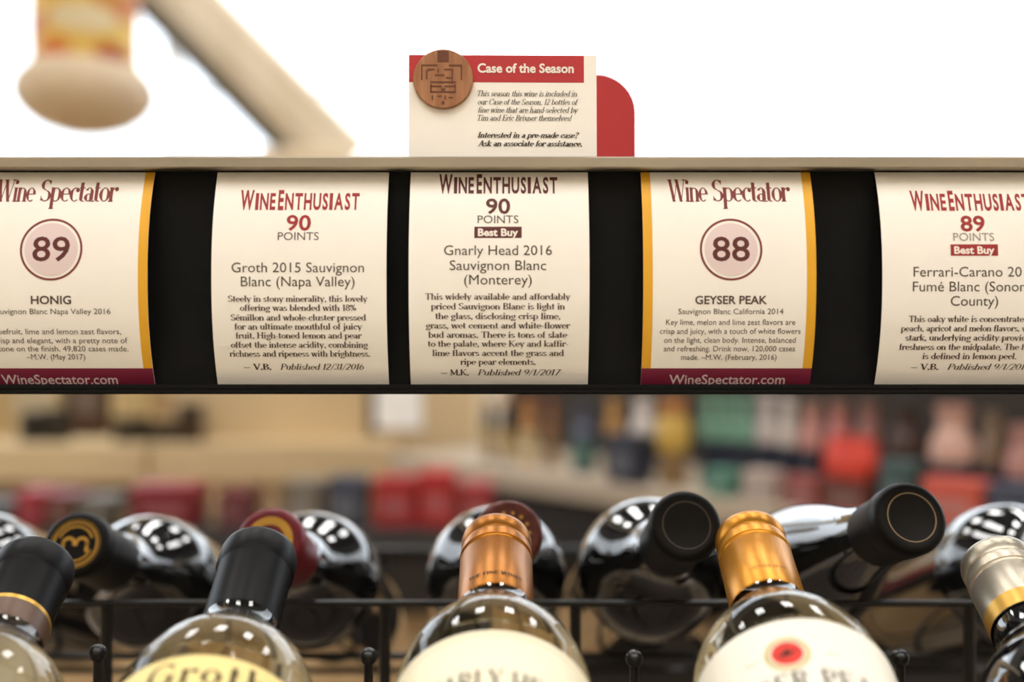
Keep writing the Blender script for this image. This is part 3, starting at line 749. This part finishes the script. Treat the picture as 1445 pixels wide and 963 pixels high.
tag(hd, 'cream bowl under a yellow and orange printed drum, hanging before the bright window', 'hanging lantern')
b = MB(); b.lathe([(0, 0), (30*hp, 2*hp), (60*hp, 12*hp), (82*hp, 28*hp), (93*hp, 44*hp), (96*hp, 58*hp), (93*hp, 72*hp), (85*hp, 84*hp), (74*hp, 94*hp), (0, 94*hp)], 48); b.build('bowl', cream_m, hd)
b = MB(); b.lathe([(0, 86*hp), (71*hp, 86*hp), (70*hp, 150*hp), (73*hp, 200*hp), (80*hp, 230*hp), (0, 232*hp)], 48); dr = b.build('drum', drum_mat(), hd)
og = mat('orange_print', srgb(206, 116, 44), .5, noise=.15, nscale=30); rg = mat('rust_print', srgb(172, 78, 38), .5, noise=.15, nscale=30); cg = mat('pale_print', srgb(222, 205, 165), .5, noise=.05, nscale=30)
for m, a0, a1, z0, z1 in ((og, -35, 8, 92, 118), (rg, 30, 75, 90, 116), (cg, -20, 60, 128, 165), (og, -80, -60, 120, 170)):
    b = MB(); V = []; n = 16
    for k in range(n + 1):
        a = math.radians(a0 + (a1 - a0) * k / n); q = math.sin(PI * k / n) ** .5
        for z in (z0 + (1 - q) * (z1 - z0) / 2, z1 - (1 - q) * (z1 - z0) / 2): V.append((71.6 * hp * math.sin(a), -71.6 * hp * math.cos(a), z * hp))
    b.add(V, [(2*k, 2*k+2, 2*k+3, 2*k+1) for k in range(n)]); b.build('print_patch', m, dr)
b = MB(); b.tube([(0, 0, 230*hp), (0, 0, ZC - hd.location.z)], .006); b.build('cord', cream_m, hd)

Db = 3.3
beam_m = wood_mat('pale_tan_beam', srgb(216, 200, 172), srgb(230, 216, 192), 10, .6)
bmt = empty('slanted_beam', (0, 0, 0)); tag(bmt, 'slanted pale tan beam rising left from the end panel behind the sign rail', 'beam')
A_b = at(480, 222, Db); B_b = at(480 - 2 * .975 * 222, 222 - 2.0 * 222, Db)
dirv = (B_b - A_b).normalized(); hw = 41 * Db / F
side = Vector((dirv.z, 0, -dirv.x)); dep = Vector((0, 1, 0))
top_len = (ZC - A_b.z) / dirv.z
V = []
prof = [(-hw, hw * .2), (-hw * .35, -hw * .8), (hw * .8, -hw * .8), (hw, -hw * .55), (hw, hw * .6), (-hw, hw * .6)]
for L_ in (-.02, top_len):
    for s, d in prof: V.append(A_b + dirv * L_ + side * s + dep * d)
n = len(prof); b = MB()
b.add(V, [tuple(range(n)), tuple(range(2*n-1, n-1, -1))] + [(i, (i+1) % n, n + (i+1) % n, n + i) for i in range(n)])
b.build('shaft', beam_m, bmt, smooth=False)
b = MB(); s_ = -hw - .012
V = [A_b + dirv * l + side * (-hw - e) + dep * d for l in (.0, top_len) for e, d in ((0, hw*.1), (.045, hw*.1), (.045, hw*.6), (0, hw*.6))]
b.add(V, [(0,1,2,3),(7,6,5,4),(0,4,5,1),(1,5,6,2),(2,6,7,3),(3,7,4,0)]); b.build('underside_shade', mat('painted_shade_grey', srgb(48, 42, 38), .6, noise=.05), bmt, smooth=False)  # strip coloured dark to stand for shade on the beam's underside
foot = MB(); pf = at(420, 224, Db)
foot.box((pf.x - .11, Db - .09, pf.z - .02), (pf.x + .17, Db + .09, pf.z + .02), bev=.012); foot.build('foot_plate', beam_m, bmt)

# ------------------------------------------------------------------ store behind the rack
M_tan = mat('tan_laminate', srgb(208, 184, 144), .55, noise=.05, nscale=4)
M_tan2 = mat('beige_shelf_laminate', srgb(176, 160, 140), .5, noise=.05, nscale=4)
M_dark = mat('dark_shelf_back', srgb(44, 38, 34), .6, noise=.1, nscale=5)
M_plinth = mat('tan_plinth', srgb(170, 142, 108), .6, noise=.06, nscale=5)
M_base = mat('dark_brown_plinth', srgb(38, 33, 30), .6, noise=.1, nscale=5)
# end panel whose top edge lies behind the sign rail
Dp = 3.55
a_, b_ = at(290, 236, Dp), at(680, 236, Dp)
ep = empty('end_panel', (0, 0, 0)); tag(ep, 'tall tan shelf end panel carrying a white notice, left of centre behind the rail', 'shelf panel')
b = MB(); b.box((a_.x, Db - .10, 0), (b_.x, Db + .10, at(0, 227, Db).z - .014), bev=.01); b.build('panel', M_tan, ep)
ns = empty('wall_notice', (0, 0, 0)); tag(ns, 'white square notice with a dark left edge on the tan end panel', 'notice')
Dn = Db - .112; p0, p1 = at(529, 606, Dn), at(595, 540, Dn)
b = MB(); b.box((p0.x, Dn, p0.z), (p1.x, Dn + .008, p1.z)); b.build('sheet', mat('white_paper', srgb(250, 250, 250), .5, noise=.01, emit=None), ns, smooth=False)
b = MB(); b.box((p0.x - .022, Dn - .004, p0.z - .012), (p0.x, Dn + .010, p1.z), bev=.003); b.box((p0.x - .022, Dn - .004, p0.z - .012), (p0.x + .03, Dn + .010, p0.z), bev=.003); b.build('dark_edge', mat('dark_frame', srgb(50, 40, 32), .5, noise=.05), ns)

# left display counter
zt = at(0, 628, 3.05).z; zb = at(0, 682, 3.05).z
lc = empty('display_counter', (0, 0, 0)); tag(lc, 'long tan display counter of cartons at the left, behind the rack', 'counter')
xe = at(286, 0, Dp).x - .02
b = MB(); b.box((-2.3, 3.05, zb), (xe, 3.75, zt), bev=.008); b.build('counter_top', M_tan, lc)
b = MB(); b.box((-2.25, 3.12, 0), (xe - .02, 3.7, zb)); b.build('plinth', M_plinth, lc, smooth=False)
b = MB(); b.box((xe + .01, 3.06, zb), (-.34, Db - .10, zt), bev=.006); tag(b.build('shelf_ledge', M_tan), 'tan ledge along the foot of the end panel, below the white notice', 'shelf')

KM = {}
def kmat(rgb, rough=.45):
    k = (rgb, rough)
    if k not in KM: KM[k] = mat('print_%02x%02x%02x' % rgb, [c * .8 for c in srgb(*rgb)], rough, noise=.08, nscale=30)
    return KM[k]
def carton(p, w, d, h, rgb, lid=None, label='', group=None, rot=0., name='carton', cat='box'):
    t = empty(name, p, (0, 0, rot)); tag(t, label, cat, group)
    b = MB(); b.box((-w/2, -d/2, 0), (w/2, d/2, h * .97), bev=min(w, d) * .05); b.build('box', kmat(rgb), t)
    b = MB(); b.box((-w/2 - .001, -d/2 - .001, h * .78), (w/2 + .001, d/2 + .001, h), bev=min(w, d) * .05); b.build('lid', kmat(lid or rgb), t)
    b = MB(); b.box((-w * .32, -d/2 - .002, h * .25), (w * .32, -d/2, h * .6)); b.build('label', kmat(tuple(min(255, int(c * .6 + 70)) for c in (lid or rgb))), t, smooth=False)
    return t
def flask(p, r, h, upper, lower, label='', group=None, capc=None, name='bottle', cat='bottle', neck=.38, split=.42):
    t = empty(name, p); tag(t, label, cat, group)
    b = MB(); b.lathe([(0, 0), (r * .92, 0), (r, r * .08), (r, h * .62), (r * .93, h * .68), (r * .7, h * .75), (r * neck, h * .82), (r * neck, h * .93), (0, h * .93)], 28); b.build('body', kmat(upper, .25), t)
    b = MB(); b.lathe([(r * 1.012, h * .05), (r * 1.012, h * split)], 28); b.build('label', kmat(lower), t)
    b = MB(); b.lathe([(r * neck * 1.15, h * .91), (r * neck * 1.15, h), (0, h)], 20); b.build('cap', kmat(capc or upper, .3), t)
    return t
# things on the left counter, against pale boxes
GL = 'goods on the left display counter'
def on_counter(px, y): return Vector(((px - 722.5) / F * y, y, zt))
for px, y, w_, h_px, rgb, lid, lab in (
    (-14, 3.35, 40, 100, (214, 188, 140), None, 'cream carton cut by the left picture edge on the counter'),
    (56, 3.40, 80, 110, (222, 200, 156), None, 'large pale cream carton on the counter, left of the dark brown carton'),
    (132, 3.38, 58, 120, (84, 56, 38), (96, 66, 44), 'tall dark brown carton on the left counter'),
    (192, 3.38, 50, 115, (232, 206, 152), (238, 196, 110), 'bright cream carton right of the dark brown carton on the counter'),
    (241, 3.40, 40, 105, (222, 196, 150), (214, 164, 90), 'cream carton with an orange lid, farthest right on the left counter')):
    s = y / F; carton(on_counter(px, y), w_ * s, .12, h_px * s, rgb, lid, lab, GL)
for px, y, w_, h_px, rgb, lab in ((48, 3.16, 40, 42, (40, 36, 30), 'low dark tin in front of the pale cream carton, left'),
    (82, 3.16, 36, 46, (48, 42, 34), 'low dark tin beside the foot of the dark brown carton'),
    (186, 3.16, 50, 34, (60, 50, 36), 'low dark brown tin in front of the bright cream carton'),
    (232, 3.16, 40, 28, (66, 56, 40), 'flat dark tin in front of the orange lidded carton'),
    (268, 3.14, 36, 54, (70, 52, 36), 'dark brown tin at the right end of the left counter goods')):
    s = y / F; p = on_counter(px, y); t = empty('tin', p); tag(t, lab, 'tin', 'dark tins on the left counter')
    r = w_ * s / 2; h = h_px * s; b = MB(); b.lathe([(0, 0), (r * .97, 0), (r, .003), (r, h * .8), (0, h * .8)], 28); b.build('body', kmat(rgb), t)
    b = MB(); b.lathe([(r * 1.03, h * .78), (r * 1.03, h * .97), (r * .98, h), (0, h)], 28); b.build('lid', kmat(rgb), t)

# low table in front of the counter with red packs
Dl = 2.2; zl = at(0, 738, Dl).z
dk_wood = wood_mat('light_wood', srgb(176, 146, 108), srgb(200, 172, 132), 14, .5)
lt = empty('display_table', (0, 0, 0)); tag(lt, 'low pale wooden table of packs in front of the left counter', 'table')
b = MB(); b.box((-1.20, Dl - .05, .05), (-.08, Dl + .05, zl - .05)); b.build('front_panel', dk_wood, lt, smooth=False)
b = MB(); b.box((-1.30, Dl - .13, zl - .04), (.02, Dl + .13, zl), bev=.006); b.build('table_top', M_base, lt)
b = MB(); b.box((-1.27, Dl - .11, zl - .16), (-.01, Dl - .06, zl - .04)); b.build('apron', M_base, lt, smooth=False)
for sx in (-1.25, -.04):
    for sy in (Dl - .09, Dl + .09): b = MB(); b.box((sx - .03, sy - .03, 0), (sx + .03, sy + .03, zl - .04)); b.build('leg', dk_wood, lt, smooth=False)
sl = Dl / F
GT = 'packs on the low table'
def on_table(px, dy=0): return Vector(((px - 722.5) / F * (Dl + dy), Dl + dy, zl))
for px, w_, ytop, rgb, lid, lab in ((8, 50, 706, (58, 54, 52), None, 'dark grey pack at the left picture edge on the low table'),
    (56, 38, 690, (168, 34, 48), None, 'bright red pack beside the dark grey pack on the low table'),
    (97, 40, 694, (86, 78, 54), (130, 42, 46), 'olive green pack between the red pack and the grey pack'),
    (146, 50, 700, (104, 96, 84), None, 'grey pack left of the wide dark red pack'),
    (240, 92, 682, (124, 30, 38), (150, 30, 44), 'wide dark red pack on the low table, left of centre'),
    (337, 40, 690, (110, 42, 48), None, 'narrow wine red pack right of the wide dark red pack'),
    (432, 44, 676, (132, 122, 110), None, 'grey beige pack left of the navy pack'),
    (492, 48, 672, (74, 78, 92), (70, 76, 94), 'slate blue pack left of the three red packs'),
    (560, 58, 672, (176, 44, 48), None, 'first of the three red packs from the left, beside the slate pack'),
    (618, 48, 664, (190, 48, 50), None, 'middle one of the three red packs, brightest red'),
    (672, 46, 680, (170, 50, 54), None, 'rightmost of the three red packs, under the sloping shelf')):
    carton(on_table(px), w_ * sl, .10, (738 - ytop) * sl, rgb, lid, lab, GT, name='pack', cat='pack')
for px, rgb, lab in ((182, (70, 74, 62), 'green grey bottle between the grey pack and wide dark red pack'),
                (305, (212, 180, 136), 'cream bottle between the wide dark red pack and the narrow pack'), (385, (184, 150, 112), 'tan bottle right of the narrow wine red pack')):
    flask(on_table(px, -.01), 11 * sl, (738 - 684) * sl, rgb, (200, 180, 150), lab, 'bottles on the low table')

# right gondola, running from far centre to near right
zg = EYE.z - .30
PA = Vector((-.33, 2.83)); PB = Vector((.53, 1.88)); ud = (PB - PA).normalized(); nd = Vector((ud.y, -ud.x))  # nd points into the gondola
if nd.y < 0: nd = -nd
gl = (PB - PA).length
rotg = math.atan2(ud.y, ud.x)
gd = empty('shelf_gondola', (PA.x, PA.y, 0), (0, 0, rotg)); tag(gd, 'dark shelf gondola with a pale beige deck sloping to the right behind the bottles', 'shelf')
Lg = gl + .75
b = MB(); b.box((0, 0, zg - .05), (Lg, .42, zg), bev=.006); b.build('deck', M_tan2, gd)
b = MB(); b.box((.02, .05, 0), (Lg - .02, .42, zg - .05)); b.build('plinth', M_base, gd, smooth=False)
b = MB(); b.box((0, .425, 0), (Lg, .465, zg + .42), bev=.01); bp = b.build('backdrop_panel', M_dark); bp.location = (PA.x, PA.y, 0); bp.rotation_euler = (0, 0, rotg)
tag(bp, 'dark brown backdrop panel standing behind the bottles of the gondola', 'panel')
def on_gondola(px, off, z=zg):
    """spot on the deck, off metres behind its front edge, seen at picture column px"""
    k = (px - 722.5) / F; o = PA + nd * off
    # o + s*ud : x = k*y
    s = (k * o.y - o.x) / (ud.x - k * ud.y); q = o + ud * s
    return Vector((q.x, q.y, z))
def px_at(p): return p.y / F
GG = 'bottles on the dark gondola'
navy = (44, 50, 66); teal = (128, 172, 150)
for px, w_, ytop, up, low, cc, off, lab in (
    (690, 20, 562, (58, 52, 44), (170, 140, 80), (190, 120, 50), .12, 'dark bottle with a yellow label at the far left end of the gondola'),
    (716, 20, 562, (52, 46, 40), (180, 150, 84), (200, 130, 60), .12, 'second dark bottle with a yellow label from the far left end of the gondola'),
    (746, 24, 562, (186, 130, 72), (216, 196, 152), (196, 124, 58), .12, 'orange topped bottle with a cream label on the gondola'),
    (778, 20, 566, (140, 96, 60), (150, 120, 84), (160, 84, 46), .12, 'brown bottle with an orange cap on the gondola'),
    (824, 34, 576, (74, 80, 100), (84, 116, 110), (70, 78, 100), .10, 'slate blue bottle on the gondola, right of the brown bottle'),
    (866, 26, 562, (190, 142, 80), navy, (200, 150, 80), .14, 'amber bottle with a navy label beside the white one'),
    (908, 36, 562, (222, 212, 206), navy, (228, 220, 214), .14, 'single white bottle with a navy label left of the yellow jar'),
    (1000, 26, 556, teal, navy, teal, .14, 'leftmost of the teal bottles with navy labels'),
    (1026, 26, 556, teal, navy, teal, .14, 'middle one of the teal bottles with navy labels'),
    (1052, 26, 556, teal, navy, teal, .14, 'rightmost of the teal bottles with navy labels'),
    (1082, 30, 556, (204, 192, 188), navy, (210, 200, 196), .14, 'left one of the pair of greyish white bottles with navy labels'),
    (1112, 28, 560, (214, 204, 196), navy, (216, 206, 200), .14, 'right one of the pair of greyish white bottles with navy labels'),
    (1146, 36, 566, (196, 140, 130), navy, (150, 120, 104), .14, 'left one of two rose pink bottles with navy labels'),
    (1184, 38, 566, (186, 118, 112), (150, 70, 64), (150, 110, 96), .14, 'rose pink bottle behind the orange red bag'),
    (1226, 38, 566, (150, 104, 96), (140, 60, 54), (120, 90, 78), .14, 'brownish rose bottle at the right of the orange red bag'),
    (1276, 50, 572, (66, 44, 38), (60, 80, 84), (54, 42, 36), .12, 'dark brown bottle with a green blue label right of the orange red bag'),
    (1345, 66, 572, (206, 166, 150), navy, (186, 140, 126), .12, 'large pale pink bottle toward the right end of the gondola'),
    (1400, 40, 580, (126, 104, 84), navy, (110, 94, 78), .12, 'olive brown bottle beside the large pale pink bottle'),
    (1442, 46, 600, (180, 130, 122), navy, (170, 124, 116), .10, 'pink bottle at the right picture edge')):
    p = on_gondola(px, off); s = px_at(p); ybase = 481.5 + .30 * F / p.y
    flask(p, w_ * s / 2, (ybase - ytop) * s, up, low, lab, GG, cc, neck=.62, split=.5)
# yellow jar
p = on_gondola(950, .08); s = px_at(p); ybase = 481.5 + .30 * F / p.y
t = empty('jar', p); tag(t, 'round yellow jar with a brown lid on the gondola, right of the white bottle', 'jar')
r = 24 * s; h = (ybase - 560) * s
b = MB(); b.lathe([(0, 0), (r * .7, 0), (r * .8, .01), (r * .8, h * .35), (r, h * .45), (r, h * .72), (r * .75, h * .8), (0, h * .8)], 28); b.build('body', kmat((216, 178, 88)), t)
b = MB(); b.lathe([(0, -.0005), (r * .71, -.0005), (r * .82, .01), (r * .82, h * .34), (r * .9, h * .39)], 28); b.build('base_band', kmat((150, 122, 84)), t)
b = MB(); b.lathe([(r * .82, h * .79), (r * .82, h), (0, h)], 28); b.build('lid', kmat((176, 118, 62)), t)
# small front line of packs on the deck
for px, w_, ytop, rgb, lab, nm in (
    (888, 52, 612, (52, 56, 70), 'dark navy pack in front of the amber and white bottles', 'pack'),
    (1022, 40, 662, (92, 140, 122), 'small teal pack in front of the teal bottles', 'pack'),
    (1078, 46, 664, (196, 176, 164), 'small pale grey pack in front of the greyish white bottles', 'pack'),
    (1140, 50, 672, (160, 84, 78), 'small dull red pack left of the orange red bag', 'pack'),
    (1202, 70, 674, (112, 56, 46), 'dark brownish red pack under the bright orange red bag', 'pack'),
    (1272, 46, 650, (70, 92, 92), 'small green blue pack in front of the dark brown bottle', 'pack'),
    (1352, 84, 676, (214, 96, 80), 'coral red pack in front of the large pale pink bottle', 'pack'),
    (1432, 60, 684, (70, 76, 92), 'small slate pack at the right picture edge', 'pack')):
    p = on_gondola(px, .035); s = px_at(p); ybase = 481.5 + .30 * F / p.y
    carton(p, w_ * s, .05, max(.02, (ybase - ytop) * s), rgb, None, lab, 'small packs along the gondola front', rotg, nm, nm)
p = on_gondola(1202, .035); s = px_at(p); ybase = 481.5 + .30 * F / p.y
p.z += max(.02, (ybase - 674) * s)
t = empty('bag', p, (0, 0, rotg)); tag(t, 'bright orange red bag lying on the dark red pack in the right background', 'bag')
w_, h = 76 * s, 56 * s
b = MB(); V = []; n = 20
for f, z in ((.86, 0), (1., .12), (1.02, .4), (.96, .7), (.84, .92), (.80, 1.)):
    for k in range(n):
        a = 2 * PI * k / n; c, q = math.cos(a), math.sin(a)
        V.append((w_ / 2 * f * math.copysign(abs(c) ** .5, c), .024 * f * math.copysign(abs(q) ** .5, q) * (1.1 - .7 * z ** 3), z * h))
b.add(V, [tuple(range(n - 1, -1, -1)), tuple(5 * n + k for k in range(n))] + [(i * n + k, i * n + (k + 1) % n, (i + 1) * n + (k + 1) % n, (i + 1) * n + k) for i in range(5) for k in range(n)])
b.build('pouch', kmat((218, 66, 46)), t)
b = MB(); b.box((-w_ * .38, -.0135, h), (w_ * .38, .0135, h * 1.05), bev=.001); b.build('seal', kmat((196, 48, 40)), t)
